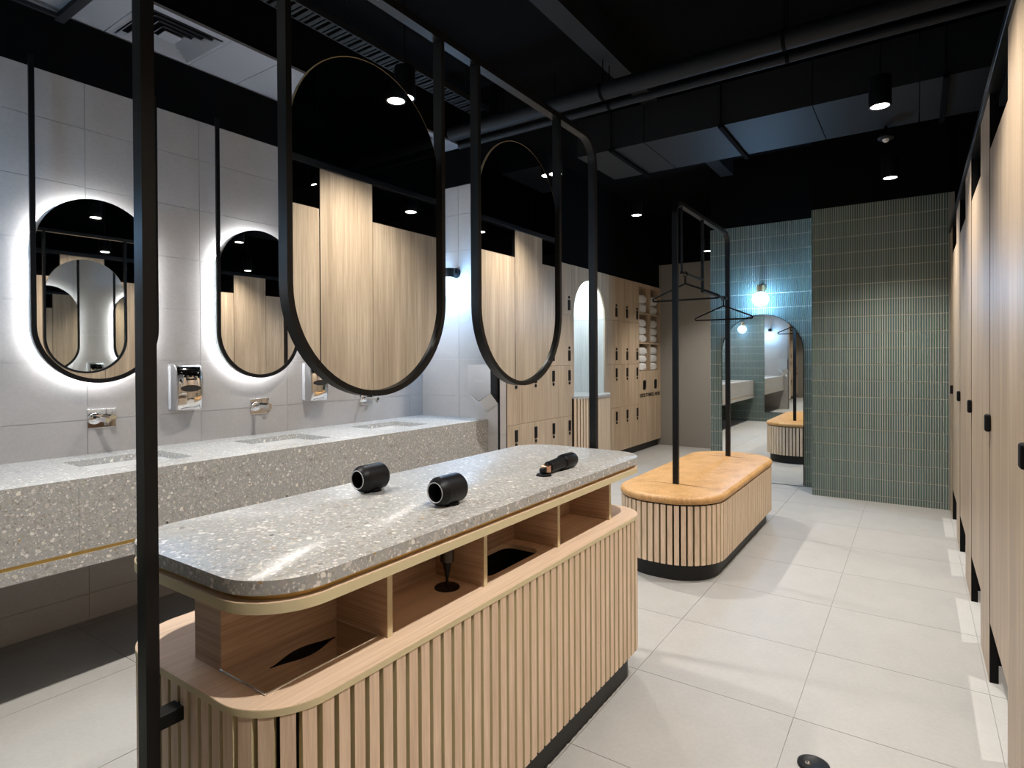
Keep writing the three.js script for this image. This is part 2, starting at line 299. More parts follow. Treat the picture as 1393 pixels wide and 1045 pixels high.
const pilSay = ['narrow oak laminate panel between the green tiled wall and a cubicle door', 'tall oak pilaster between the first and second cubicle doors from the green wall', 'tall oak pilaster between the second and third cubicle doors from the green wall', 'tall oak pilaster between the third and fourth cubicle doors from the green wall', 'tall oak pilaster between the fourth and fifth cubicle doors from the green wall', 'tall oak pilaster beyond the fifth cubicle door from the green wall'];
pil.forEach(([z0, z1], i) => { const g = thing('cubicle_pilaster', pilSay[i], 'partition', 'cubicle pilasters'); mesh('panel', box(XD, XD + 0.024, 0, 2.40, z0 + 0.004, z1 - 0.004), M.oak, g); for (const z of [z0 + 0.002, z1 - 0.004]) mesh('edge_band', box(XD + 0.001, XD + 0.030, 0, 2.40, z, z + 0.0025), M.blackLam, g, 'black edge band'); settle(g, XD + 0.012, 0, (z0 + z1) / 2); });
struct(mesh('wall_partition', box(XD, XD + 0.03, 0, 2.40, -1.14, ZR), M.oak));
tag(mesh('head_rail', rbox(XD - 0.012, XD + 0.036, 2.40, 2.438, ZG + 0.004, ZR - 0.01, 0.003), M.black), 'long black metal rail along the top of the cubicle pilasters', 'rail');
const divZ = [-5.24, -4.27, -3.285, -2.31, -1.33];
divZ.forEach((z, i) => tag(mesh('cubicle_divider', box(XD + 0.028, XR - 0.005, 0.0, 2.40, z - 0.012, z + 0.012), M.blackLam), 'black laminate divider behind the pilaster between ' + ['first and second', 'second and third', 'third and fourth', 'fourth and fifth', 'fifth and sixth'][i] + ' cubicles from the green wall', 'partition', 'cubicle dividers'));
[-5.73, -4.77, -3.77, -2.80, -1.82].forEach((z, i) => pendant(1.15, 2.62, z, LAMP.cubicle, 'black downlight hanging inside the ' + ['first', 'second', 'third', 'fourth', 'fifth'][i] + ' toilet cubicle from the green wall', 'cubicle downlights', 0.8));
// ---------------------------------------------------------------- vanity
const XF = -2.815, YT = 0.854, basinZ = [-1.32, -2.165, -3.045];
{
  const g = thing('vanity_counter', 'long grey terrazzo vanity with brass inlay and sunken basins under the lit mirrors', 'vanity');
  const holes = basinZ.map(z => rr(-3.34, -2.985, z - 0.22, z + 0.22, 0.02, 4));
  mesh('countertop', prism([[XW, ZP], [XF, ZP], [XF, ZV0], [XW, ZV0]], YT - 0.03, YT, 'xz', holes), M.terrazzo, g);
  for (const [z0, z1] of [[ZP, -2.9], [-2.9, -0.984], [-0.984, ZV0]]) mesh('front_panel', box(XF - 0.025, XF, 0.559, YT - 0.03, z0 + 0.0006, z1 - 0.0006), M.terrazzoMatt, g);
  mesh('brass_inlay', box(XF - 0.025, XF - 0.003, 0.543, 0.559, ZP, ZV0), M.brass, g, 'brass strip set in the terrazzo front');
  mesh('lower_panel', box(XF - 0.025, XF, 0.49, 0.543, ZP, ZV0), M.terrazzoMatt, g);
  mesh('underside', box(XW, XF - 0.025, 0.49, 0.51, ZP, ZV0), M.plinth, g);
  for (const z of basinZ) {
    const b = mesh('basin', mergeGeometries([
      prism(rr(-3.36, -2.965, z - 0.24, z + 0.24, 0.03, 5), 0.715, YT - 0.031, 'xz', [rr(-3.335, -2.99, z - 0.215, z + 0.215, 0.03, 5)]),
      prism(rr(-3.36, -2.965, z - 0.24, z + 0.24, 0.03, 5), 0.70, 0.716, 'xz')]), M.ceramic, g, 'white ceramic sunken basin');
    mesh('drain', lathe([[0, 0.004], [0.024, 0.004], [0.03, 0]], -3.17, 0.716, z), M.chrome, b);
  }
  settle(g, XF, 0.49, (ZP + ZV0) / 2);
}
// wall taps
basinZ.forEach((zb, i) => {
  const z = [-1.334, -2.236, -3.136][i], y = 1.035, x = XW;
  const g = thing('wall_tap', ['chrome wall tap over the basin farthest from the hand dryer', 'chrome wall tap over the middle basin', 'chrome wall tap over the basin next to the hand dryer'][i], 'tap', 'wall taps');
  mesh('back_plate', rbox(x, x + 0.008, y - 0.05, y + 0.05, z - 0.066, z + 0.066, 0.003), M.chrome, g);
  mesh('rosette', lathe([[0, 0.02], [0.026, 0.02], [0.030, 0.012], [0.030, 0]], x + 0.007, y + 0.002, z + 0.036, 'x'), M.chrome, g);
  mesh('spout', mergeGeometries([cyl(0.0125, 0.165, x + 0.09, y + 0.002, z + 0.036, 'x', 20), cyl(0.0095, 0.02, x + 0.158, y - 0.014, z + 0.036, 'y', 16)]), M.chrome, g);
  mesh('handle', mergeGeometries([cyl(0.017, 0.05, x + 0.03, y + 0.002, z - 0.034, 'x', 20), cyl(0.0035, 0.03, x + 0.045, y + 0.025, z - 0.034, 'y', 10)]), M.chrome, g);
  settle(g, x, y, z);
});
// backlit wall mirrors
function uvFlat(g) { return g; }
[-1.295, -2.19, -3.085].forEach((cz, i) => {
  const g = thing('backlit_mirror', ['backlit pill-shaped wall mirror above the basin farthest from the hand dryer', 'backlit pill-shaped wall mirror above the middle basin', 'backlit pill-shaped wall mirror above the basin next to the hand dryer'][i], 'mirror', 'backlit wall mirrors');
  const hw = 0.283, y0 = 1.222, xf = -3.420;
  mesh('frame', prism(ubar(cz, hw, 0.022, y0, YB + 0.02), xf - 0.013, xf, 'zy'), M.black, g, 'black U-shaped frame running up to the ceiling band');
  const gl = mesh('glass', prism(pill(0, hw - 0.021, y0 + 0.021, 2.152), -0.003, 0.003, 'zy'), M.mirror, g); gl.position.set(xf - 0.009, 0, cz); gl.rotation.y = [-0.028, -0.012, 0.0][i];
  mesh('housing', prism(pill(cz, hw - 0.003, y0 + 0.003, 2.150), xf - 0.046, xf - 0.0131, 'zy', [pill(cz, hw - 0.011, y0 + 0.011, 2.142)]), M.alu, g, 'pale metal light housing');
  mesh('back_plate', prism(pill(cz, hw - 0.012, y0 + 0.012, 2.141), xf - 0.046, xf - 0.042, 'zy'), M.alu, g);
  mesh('light_box', prism(pill(cz, hw - 0.034, y0 + 0.034, 2.119), XW + 0.004, xf - 0.0461, 'zy'), M.alu, g);
  mesh('led_light', prism(pill(cz, hw - 0.020, y0 + 0.020, 2.133), XW + 0.008, XW + 0.022, 'zy', [pill(cz, hw - 0.033, y0 + 0.033, 2.120)]), M.halo, g, 'white light strip behind the mirror');
  for (const s of [-1, 1]) {
    const a = new THREE.RectAreaLight(LAMP.haloColor, 1.5, 0.014, 0.36); a.name = 'halo_light'; a.position.set(XW + 0.015, 1.68, cz + s * (hw - 0.0195)); a.lookAt(XW + 0.015, 1.68, cz + s * 3); g.add(a);
  }
  settle(g, XW, y0, cz);
});
// soap dispensers
[-1.745, -2.635].forEach((z, i) => {
  const g = thing('soap_dispenser', ['chrome soap dispenser with dark oval window on the tiles between first and middle mirrors', 'chrome soap dispenser with dark oval window on the tiles, half behind a hanging mirror'][i], 'dispenser', 'soap dispensers');
  const y0 = 1.05, y1 = 1.315, w = 0.074;
  const side = [[XW, y0], [XW + 0.085, y0 + 0.004], [XW + 0.094, y0 + 0.05], [XW + 0.098, y0 + 0.11], [XW + 0.094, y0 + 0.17], [XW + 0.088, y0 + 0.215], [XW + 0.080, y0 + 0.243], [XW + 0.062, y1 - 0.006], [XW + 0.03, y1], [XW, y1]];
  mesh('back_shell', rbox(XW, XW + 0.03, y0 + 0.006, y1 - 0.006, z - w - 0.003, z + w + 0.003, 0.006), M.ringGrey, g);
  mesh('body', prism(side, z - w, z + w, 'xy', [], 0.7), M.silver, g);
  mesh('front_cover', loft(side.slice(1, 9).map(([x, y]) => [[x + 0.001, y, z + w - 0.008], [x + 0.004, y, z + w - 0.016], [x + 0.006, y, z], [x + 0.004, y, z - w + 0.016], [x + 0.001, y, z - w + 0.008]]), false, false, 0.8, false), M.chrome, g);
  const ov = []; for (let k = 0; k < 28; k++) { const a = k / 28 * 6.2832; ov.push([z + 0.056 * Math.cos(a), y0 + 0.125 + 0.019 * Math.sin(a)]); }
  mesh('window', prism(ov, XW + 0.100, XW + 0.1065, 'zy'), M.smoke, g, 'dark oval viewing window');
  mesh('name_plate', box(XW + 0.096, XW + 0.1035, y0 + 0.172, y0 + 0.182, z - 0.034, z + 0.022), M.smoke, g, 'small dark plate');
  mesh('marking', mergeGeometries([box(XW + 0.098, XW + 0.1025, y0 + 0.063, y0 + 0.067, z - 0.022, z + 0.018), box(XW + 0.098, XW + 0.1035, y0 + 0.090, y0 + 0.095, z - 0.036, z - 0.031), box(XW + 0.098, XW + 0.1035, y0 + 0.081, y0 + 0.086, z - 0.036, z - 0.031)]), M.smoke, g);
  mesh('drip_lip', loft([0, 1].map(k => { const p = []; for (let q = 0; q <= 12; q++) { const a = q / 12 * Math.PI; p.push([XW + 0.099 + k * 0.003, y0 + 0.004 + 0.012 * Math.sin(a), z + 0.05 * Math.cos(a)]); } return p; }), true, true), M.alu, g);
  settle(g, XW, y0, z);
});
// hand dryer on the end wall
{
  const g = thing('hand_dryer', 'silver wedge-shaped hand dryer with V-shaped bottom on the white tiled end wall', 'hand dryer');
  const x0 = -2.937, x1 = -2.714, xc = -2.8255, zf = ZP + 0.102, zb = ZP;
  const F = [[x0, 1.293, zf], [x0, 1.068, zf], [xc, 0.998, zf], [x1, 1.068, zf], [x1, 1.293, zf]];
  const B = [[x0, 1.293, zb], [x0, 0.978, zb], [xc, 0.909, zb], [x1, 0.978, zb], [x1, 1.293, zb]];
  const tri = (...p) => { const q = new THREE.BufferGeometry(); q.setAttribute('position', new THREE.Float32BufferAttribute(p.flat(), 3)); q.setAttribute('uv', new THREE.Float32BufferAttribute(new Array(p.length * 2).fill(0), 2)); q.computeVertexNormals(); return q; };
  const quad = (a, b, c, d) => tri(a, b, c, a, c, d);
  mesh('front_cover', prism([[x0, 1.293], [x0, 1.068], [xc, 0.998], [x1, 1.068], [x1, 1.293]], zf - 0.006, zf, 'xy'), M.silver, g);
  mesh('underside', mergeGeometries([quad(F[1], B[1], B[2], F[2]), quad(F[2], B[2], B[3], F[3])]), M.alu, g, 'pale underside facets');
  mesh('casing', mergeGeometries([quad(F[0], B[0], B[1], F[1]), quad(F[3], B[3], B[4], F[4]), quad(F[4], B[4], B[0], F[0])]), M.darkDuct, g, 'dark grey side');
  for (let k = 0; k < 4; k++) mesh('vent_slot', box(x1 - 0.001, x1 + 0.002, 1.05 - k * 0.018, 1.058 - k * 0.018, zb + 0.015, zf - 0.035 - k * 0.014), M.blackMatt, g);
  mesh('air_slot', mergeGeometries([tri([x0 + 0.006, 1.066, zf + 0.0006], [xc, 1.000, zf + 0.0006], [xc, 1.005, zf + 0.0006]), tri([xc, 1.000, zf + 0.0006], [x1 - 0.006, 1.066, zf + 0.0006], [xc, 1.005, zf + 0.0006])]), M.smoke, g);
  const font = await new FontLoader().loadAsync('fonts/droid/droid_sans_regular.typeface.json');
  const t = new TextGeometry('dyson', { font, size: 0.022, depth: 0.0006, curveSegments: 3 }); t.translate(-2.862, 1.155, zf);
  mesh('lettering', t, M.alu, g, 'faint pale lettering');
  settle(g, xc, 0.909, ZP);
}
// globe wall lamps
function wallLamp(x, y, z, dir, metal, power, label) {
  const g = thing('wall_lamp', label, 'lamp', 'globe wall lamps');
  mesh('bracket', mergeGeometries([cyl(0.042, 0.012, x, y + 0.118, z + dir * 0.006, 'z'), cyl(0.012, 0.08, x, y + 0.118, z + dir * 0.045, 'z', 14)]), metal, g);
  mesh('cap', lathe([[0, 0.075], [0.040, 0.075], [0.042, 0.070], [0.042, 0.0], [0.038, 0]], x, y + 0.072, z + dir * 0.085), metal, g);
  const s = new THREE.SphereGeometry(0.084, 36, 24); s.scale(1, 0.94, 1); s.translate(x, y, z + dir * 0.1);
  mesh('globe_bulb', s, M.globe, g, 'glowing white glass globe');
  const p = new THREE.PointLight(LAMP.globeColor, LAMP.globe * power, 0, 2); p.name = 'globe_light'; p.position.set(x, y, z + dir * 0.1); p.castShadow = true; p.shadow.radius = 4; g.add(p);
  settle(g, x, y, z);
}
wallLamp(-3.13, 1.925, ZP, 1, M.black, 1.9, 'black-capped glowing globe lamp on the white tiled end wall above the vanity');
wallLamp(-1.352, 1.95, ZN, 1, M.paleBrass, 3.2, 'brass-capped glowing globe lamp on the green tiled wall above the arched mirror');
wallLamp(-3.02, 1.93, ZV0, -1, M.paleBrass, 0.7, 'brass-capped glowing globe lamp at the far end of the vanity, seen in the arched mirror');
// arched full-length mirrors
function archMirror(cx, hw, y0, top, z, dir, label) {
  const out = [[cx + hw, y0]]; for (let i = 0; i <= 32; i++) { const a = Math.PI * i / 32; out.push([cx + hw * Math.cos(a), top - hw + hw * Math.sin(a)]); } out.push([cx - hw, y0]);
  const g = thing('arched_mirror', label, 'mirror', 'arched mirrors');
  mesh('glass', prism(out, z + dir * 0.013, z + dir * 0.018, 'xy'), M.mirror, g);
  const outer = [[cx + hw + 0.006, y0 - 0.004]]; for (let i = 0; i <= 32; i++) { const a = Math.PI * i / 32; outer.push([cx + (hw + 0.006) * Math.cos(a), top - hw + (hw + 0.006) * Math.sin(a)]); } outer.push([cx - hw - 0.006, y0 - 0.004]);
  mesh('frame', prism(outer, z + dir * 0.004, z + dir * 0.0129, 'xy'), M.black, g, 'thin black edge');
  settle(g, cx, y0, z);
}
archMirror(-1.363, 0.406, 0.006, 1.79, ZN, 1, 'tall arched mirror standing on the floor against the green tiled wall behind the bench');
archMirror(-2.19, 0.406, 0.2, 2.74, ZV0, -1, 'arched mirror on the green tiled wall at the end of the vanity');
// ---------------------------------------------------------------- slatted bodies
const slatGeo = [0, 1, 2, 3].map(k => boxUV(new THREE.BoxGeometry(0.028, 1, 0.02), k * 0.37, k * 0.61));
const slatMats = [M.edge, M.edge, M.slat, M.slat, M.slat, M.slat];
function slats(g, x0, x1, z0, z1, r, y0, y1, pitch = 0.04) {
  // walk round the rounded rectangle
  const segs = [], L = (ax, az, bx, bz) => segs.push({ len: Math.hypot(bx - ax, bz - az), at: t => [ax + (bx - ax) * t, az + (bz - az) * t, Math.atan2(bz - az, bx - ax)] });
  const A = (cx, cz, a0) => segs.push({ len: r * Math.PI / 2, at: t => { const a = a0 + t * Math.PI / 2; return [cx + r * Math.cos(a), cz + r * Math.sin(a), a + Math.PI / 2]; } });
  L(x1, z0 + r, x1, z1 - r); A(x1 - r, z1 - r, 0); L(x1 - r, z1, x0 + r, z1); A(x0 + r, z1 - r, Math.PI / 2); L(x0, z1 - r, x0, z0 + r); A(x0 + r, z0 + r, Math.PI); L(x0 + r, z0, x1 - r, z0); A(x1 - r, z0 + r, -Math.PI / 2);
  const total = segs.reduce((s, q) => s + q.len, 0), n = Math.round(total / pitch);
  for (let i = 0; i < n; i++) {
    let s = (i + 0.5) / n * total, k = 0; while (s > segs[k].len) s -= segs[k++].len;
    const [x, z, a] = segs[k].at(s / segs[k].len), nx = Math.sin(a), nz = -Math.cos(a);
    const m = mesh('slat', slatGeo[i % 4], slatMats, g); m.scale.y = y1 - y0; m.position.set(x - nx * 0.01, (y0 + y1) / 2, z - nz * 0.01); m.rotation.y = -a;
  }
}
// ---------------------------------------------------------------- styling island
const I = { x0: -1.555, x1: -0.955, z0: -2.425, z1: -0.61, r: 0.14 };
{
  const g = thing('styling_island', 'slatted oak styling island with a thick grey terrazzo top and open shelf', 'island');
  const o = (d, seg = 12) => rr(I.x0 + d, I.x1 - d, I.z0 + d, I.z1 - d, I.r - d, seg);
  // terrazzo top with a tiny eased edge
  const ring = (d, y) => o(d).map(([x, z]) => [x, y, z]).reverse();
  mesh('countertop', mergeGeometries([prism(o(0), 0.895, 0.9225, 'xz'), loft([ring(0, 0.9225), ring(0.0015, 0.924)], false, true, 0.9)]), M.terrazzo, g, 'polished grey terrazzo slab');
  mesh('brass_strip', prism(o(0.016), 0.881, 0.895, 'xz'), M.brass, g, 'recessed brass strip under the slab');
  mesh('shelf_top', prism(o(0), 0.859, 0.881, 'xz'), [M.slat, M.edge][0], g, 'oak board under the slab');
  mesh('shelf_top_edge', prism(rr(I.x0 - 0.0006, I.x1 + 0.0006, I.z0 - 0.0006, I.z1 + 0.0006, I.r, 12), 0.8592, 0.8800, 'xz', [o(0.001)]), M.edge, g);
  const binHole = rr(-1.20, -1.055, -1.715, -1.405, 0.04, 6), plateHole = [[-1.205, -0.972], [-1.047, -0.972], [-1.047, -0.675], [-1.205, -0.675]];
  mesh('ledge', prism(o(0), 0.666, 0.681, 'xz', [binHole, plateHole]), M.slat, g);
  mesh('ledge_edge', prism(rr(I.x0 - 0.0006, I.x1 + 0.0006, I.z0 - 0.0006, I.z1 + 0.0006, I.r, 12), 0.6662, 0.6800, 'xz', [o(0.001)]), M.edge, g);
  mesh('bin_opening', mergeGeometries([prism(rr(-1.21, -1.045, -1.725, -1.395, 0.05, 6), 0.45, 0.665, 'xz', [binHole]), box(-1.21, -1.045, 0.44, 0.451, -1.725, -1.395)]), M.blackLam, g, 'black rounded waste opening');
  mesh('shelf_core', box(-1.307, -1.203, 0.681, 0.859, -2.36, -0.672, true), M.shelf, g);
  for (const z of [-0.979, -1.353, -1.775, -2.19]) for (const [xa, xb] of [[-1.203, -1.022], [-1.488, -1.307]]) {
    const d = mesh('divider', box(xa, xb, 0.681, 0.859, z - 0.008, z + 0.008, true), M.shelf, g); mesh('divider_edge', box(xb < -1.1 ? xa - 0.001 : xb, xb < -1.1 ? xa : xb + 0.001, 0.681, 0.859, z - 0.008, z + 0.008), M.edge, d);
  }
  const slit = []; for (let k = 0; k <= 12; k++) slit.push([-1.128 - 0.022 * Math.sin(k / 12 * Math.PI) ** 1.6, -0.905 + k / 12 * 0.17]); for (let k = 12; k >= 0; k--) slit.push([-1.124 + 0.022 * Math.sin(k / 12 * Math.PI) ** 1.6, -0.905 + k / 12 * 0.17]);
  mesh('tissue_plate', mergeGeometries([prism([[-1.205, -0.972], [-1.047, -0.972], [-1.047, -0.675], [-1.205, -0.675]], 0.676, 0.6835, 'xz', [slit])]), M.chrome, g, 'polished steel tissue plate with a pointed slot');
  const rp = [[-1.207, -0.969], [-1.045, -0.969], [-1.045, -0.673], [-1.207, -0.673]];
  mesh('plate_rim', mergeGeometries(rp.map(([x, z], k) => { const [x2, z2] = rp[(k + 1) % 4], along = Math.abs(x2 - x) > 0.01 ? 'x' : 'z'; return cyl(0.0032, Math.abs(x2 - x) + Math.abs(z2 - z), (x + x2) / 2, 0.6835, (z + z2) / 2, along, 12); })), M.chrome, g, 'bright chrome rim');
  mesh('tissue_box', box(-1.205, -1.047, 0.55, 0.672, -0.972, -0.675), M.blackLam, g);
  const core = o(0.021); mesh('carcass', prism(core, 0.12, 0.666, 'xz', [rr(-1.22, -1.035, -1.735, -0.66, 0.02, 3)]), M.blackLam, g);
  slats(g, I.x0 + 0.001, I.x1 - 0.001, I.z0 + 0.001, I.z1 - 0.001, I.r - 0.001, 0.122, 0.6655);
  mesh('plinth', prism(o(0.042), 0.0, 0.122, 'xz'), M.plinth, g, 'recessed black plinth');
  settle(g, (I.x0 + I.x1) / 2, 0, (I.z0 + I.z1) / 2);
}
// frame that carries the hanging mirrors
function portal(z1, z0, xa, xb, yTop, r, t, yFoot) {   // upside-down U in the zy plane
  const out = [], seg = 10, arc = (cz, cy, q, a0, a1) => { for (let i = 0; i <= seg; i++) { const a = a0 + (a1 - a0) * i / seg; out.push([cz + q * Math.cos(a), cy + q * Math.sin(a)]); } };
  out.push([z1, yFoot]); arc(z1 - r, yTop - r, r, 0, Math.PI / 2); arc(z0 + r, yTop - r, r, Math.PI / 2, Math.PI); out.push([z0, yFoot], [z0 + t, yFoot]);
  arc(z0 + r, yTop - r, r - t, Math.PI, Math.PI / 2); arc(z1 - r, yTop - r, r - t, Math.PI / 2, 0); out.push([z1 - t, yFoot]);
  return prism(out, xa, xb, 'zy', [], 0.4);
}
const FX = [-1.268, -1.234];
{
  const g = thing('mirror_stand', 'tall black steel portal frame straddling the styling island', 'frame');
  mesh('portal', portal(-0.540, -2.518, FX[0], FX[1], 2.367, 0.12, 0.025, 0), M.black, g);
  for (const [za, zb] of [[-0.565, -0.63], [-2.493, -2.41]]) mesh('arm', rbox(-1.275, -1.235, 0.60, 0.628, zb, za, 0.002), M.black, g);
  settle(g, -1.251, 0, -1.53);
}
[[-1.146, 'farther from the leather bench'], [-1.892, 'nearer to the leather bench']].forEach(([cz, where]) => {
  const g = thing('hanging_mirror', 'black-rimmed pill-shaped mirror hanging over the island, ' + where, 'mirror', 'hanging mirrors');
  mesh('frame', prism(ubar(cz, 0.287, 0.016, 1.233, 2.342), FX[0], FX[1], 'zy', [], 0.4), M.black, g, 'black U-shaped strap');
  mesh('glass', prism(pill(cz, 0.2705, 1.2495, 2.155), -1.256, -1.246, 'zy'), M.mirror, g);
  mesh('glass_edge', prism(pill(cz, 0.2709, 1.2492, 2.1575), -1.2555, -1.2465, 'zy', [pill(cz, 0.2695, 1.2505, 2.154)]), M.mirrorEdge, g, 'thin brass-toned edge');
  settle(g, -1.251, 1.233, cz);
});
// hair dryers on the island
[[-1.092, 'hair dryer head on the terrazzo top, above the open shelf'], [-1.407, 'hair dryer head on the terrazzo top, on the vanity side']].forEach(([x, say]) => {
  const g = thing('hair_dryer', 'black round ' + say, 'hair dryer', 'hair dryers on the island');
  const y = 0.967, z1 = -1.217, z0 = -1.317, R = 0.041;
  mesh('barrel', lathe([[0.028, 0.0], [0.031, -0.001], [0.0405, -0.016], [R, -0.022], [R, -0.094], [0.037, -0.100], [0.028, -0.100], [0.026, -0.09], [0.026, -0.004], [0.028, 0.0]], x, y, z1, 'z', 40), M.rubber, g);
  mesh('nozzle_ring', lathe([[0.0265, -0.002], [0.0265, 0.0012], [0.0285, 0.0012], [0.0285, -0.002], [0.0265, -0.002]], x, y, z1, 'z', 40), M.ringGrey, g, 'thin grey ring round the air outlet');
  mesh('grille', cyl(0.026, 0.004, x, y, z1 - 0.05, 'z', 24), M.blackMatt, g);
  mesh('base', lathe([[0, 0.012], [0.026, 0.012], [0.030, 0.0], [0, 0.0]], x, 0.924, -1.275), M.blackMatt, g);
  settle(g, x, 0.924, -1.267);
});
// cable of one dryer hanging below the top
{
  const g = thing('dryer_holder', 'dark metal dryer handle under the island top with its cord entering a black disc', 'holder');
  mesh('sleeve', lathe([[0, 0], [0.018, 0], [0.020, 0.004], [0.020, 0.104], [0, 0.104]], -1.108, 0.755, -1.285), std({ color: new THREE.Color().setRGB(0.09, 0.085, 0.08), metalness: 0.9, roughness: 0.35 }), g);
  mesh('boot', lathe([[0.0, 0], [0.005, 0], [0.013, 0.044], [0.0, 0.044]], -1.108, 0.712, -1.285), M.rubber, g);
  mesh('cord', cyl(0.004, 0.036, -1.108, 0.699, -1.285, 'y', 10), M.rubber, g);
  mesh('grommet', lathe([[0, 0.004], [0.034, 0.004], [0.037, 0], [0, 0]], -1.108, 0.681, -1.285), M.rubber, g, 'flat black cord disc');
  settle(g, -1.108, 0.681, -1.285);
}
// hair styler lying on the island
{
  const g = thing('hair_styler', 'black cordless hair styler with copper plates lying on the terrazzo top', 'hair styler');
  const x = -1.079, c = (r, z, y, sx = 1) => { const p = []; for (let i = 0; i < 20; i++) { const a = i / 20 * 6.2832; p.push([x + 1.18 * r * sx * Math.cos(a), y + 0.002 + 1.18 * r * Math.sin(a), z]); } return p; };
  mesh('handle', loft([c(0.013, -1.80, 0.946), c(0.017, -1.802, 0.946), c(0.019, -1.87, 0.948), c(0.020, -1.90, 0.949)], true, true, 0.7), M.rubber, g);
  mesh('sleeve', loft([c(0.0215, -1.898, 0.950), c(0.0235, -1.905, 0.950), c(0.0235, -1.975, 0.950), c(0.020, -1.985, 0.950)], true, true, 0.7), M.rubber, g);
  mesh('plates', rbox(x - 0.015, x + 0.015, 0.932, 0.958, -1.80, -1.772, 0.004), M.copper, g, 'copper-coloured plates');
  mesh('tip', rbox(x - 0.012, x + 0.010, 0.932, 0.952, -1.778, -1.757, 0.006), M.rubber, g);
  mesh('foot', lathe([[0, 0.006], [0.024, 0.006], [0.028, 0], [0, 0]], x, 0.924, -1.772), M.blackMatt, g);
  mesh('rest', rbox(x - 0.010, x + 0.016, 0.924, 0.932, -1.93, -1.875, 0.003), M.blackMatt, g);
  settle(g, x, 0.924, -1.87);
}
// ---------------------------------------------------------------- bench
const Bn = { x0: -1.62, x1: -0.96, z0: -5.375, z1: -3.415, r: 0.30 };
{
  const g = thing('bench', 'slatted oak bench with a tan leather seat pad and black plinth', 'bench');
  const o = (d, seg = 16) => rr(Bn.x0 + d, Bn.x1 - d, Bn.z0 + d, Bn.z1 - d, Bn.r - d, seg);
  const ring = (d, y) => o(d).map(([x, z]) => [x, y, z]).reverse();
  const lv = [[0.012, 0.462]]; for (let k = 0; k <= 6; k++) { const a = -0.9 + k / 6 * (Math.PI / 2 + 0.9); lv.push([-0.006 + 0.026 * (1 - Math.cos(a)), 0.484 + 0.026 * Math.sin(a)]); } lv.push([0.08, 0.5125], [0.16, 0.514]);
  mesh('seat_pad', loft(lv.map(([d, y]) => ring(d, y)), true, true, 1.0), M.leather, g, 'tan leather upholstered pad');
  for (const z of [-3.765, -5.045]) mesh('seam', tube([[Bn.x0 + 0.03, 0.507, z + (z > -4 ? 0.03 : -0.03)], [-1.45, 0.5133, z], [-1.29, 0.5145, z], [-1.13, 0.5133, z], [Bn.x1 - 0.03, 0.507, z + (z > -4 ? 0.03 : -0.03)]], 0.0022, 40, 6), M.leatherDark, g, 'stitched seam');
  mesh('trim_strip', prism(o(0.012), 0.452, 0.463, 'xz'), M.plinth, g);
  mesh('carcass', prism(o(0.021), 0.103, 0.452, 'xz'), M.blackLam, g);
  slats(g, Bn.x0 + 0.001, Bn.x1 - 0.001, Bn.z0 + 0.001, Bn.z1 - 0.001, Bn.r - 0.001, 0.104, 0.455);
  mesh('plinth', prism(o(0.042), 0, 0.104, 'xz'), M.plinth, g, 'recessed black plinth');
  settle(g, -1.29, 0, (Bn.z0 + Bn.z1) / 2);
}
{
  const g = thing('coat_rail', 'black steel portal with stepped hanging rails rising from the leather bench', 'rail');
  mesh('portal', portal(-3.757, -5.075, -1.308, -1.272, 2.367, 0.10, 0.025, 0.5135), M.black, g);
  mesh('drop_rod', rbox(-1.296, -1.284, 1.895, 2.345, -3.905, -3.893, 0.002), M.black, g);
  mesh('drop_rod', rbox(-1.300, -1.280, 1.812, 2.345, -4.375, -4.355, 0.002), M.black, g);
  mesh('hanging_bar', rbox(-1.300, -1.280, 1.895, 1.912, -4.36, -3.893, 0.002), M.black, g);
  mesh('hanging_bar', rbox(-1.300, -1.280, 1.812, 1.829, -5.052, -4.36, 0.002), M.black, g);
  settle(g, -1.29, 0.5, -4.416);
}
function hanger(zc, yBar, label) {
  const g = thing('coat_hanger', label, 'hanger', 'hangers on the coat rail'), x = -1.29, y = yBar - 0.085;
  const hook = []; for (let i = 0; i <= 12; i++) { const a = -0.5 + i / 12 * 4.4; hook.push([x + 0.016 * Math.cos(a), yBar + 0.003 + 0.019 * Math.sin(a), zc]); } hook.reverse();
  const loop = []; for (let i = 0; i <= 20; i++) { const a = i / 20 * 6.2832; loop.push([x + 0.016 * Math.cos(a), yBar + 0.006 + 0.016 * Math.sin(a), zc]); }
  mesh('hook', tube(loop, 0.0036, 40, 8), M.blackMatt, g);
  mesh('neck', cyl(0.007, 0.055, x, yBar - 0.036, zc, 'y', 12, 0.006), M.blackMatt, g);
  mesh('shoulder_bar', tube([[x, y + 0.028, zc], [x - 0.10, y - 0.012, zc], [x - 0.218, y - 0.062, zc + 0.006], [x - 0.229, y - 0.074, zc + 0.008], [x - 0.215, y - 0.082, zc + 0.006], [x - 0.1, y - 0.082, zc], [x + 0.1, y - 0.082, zc], [x + 0.215, y - 0.082, zc + 0.006], [x + 0.229, y - 0.074, zc + 0.008], [x + 0.218, y - 0.062, zc + 0.006], [x + 0.10, y - 0.012, zc], [x, y + 0.028, zc]], 0.0062, 90, 8), M.blackMatt, g);
  settle(g, x, yBar, zc);
}
hanger(-3.97, 1.895, 'black hanger on the upper bar of the coat rail, beside the towel shelves');
hanger(-4.93, 1.812, 'black hanger on the lower bar of the coat rail, before the green tiles');
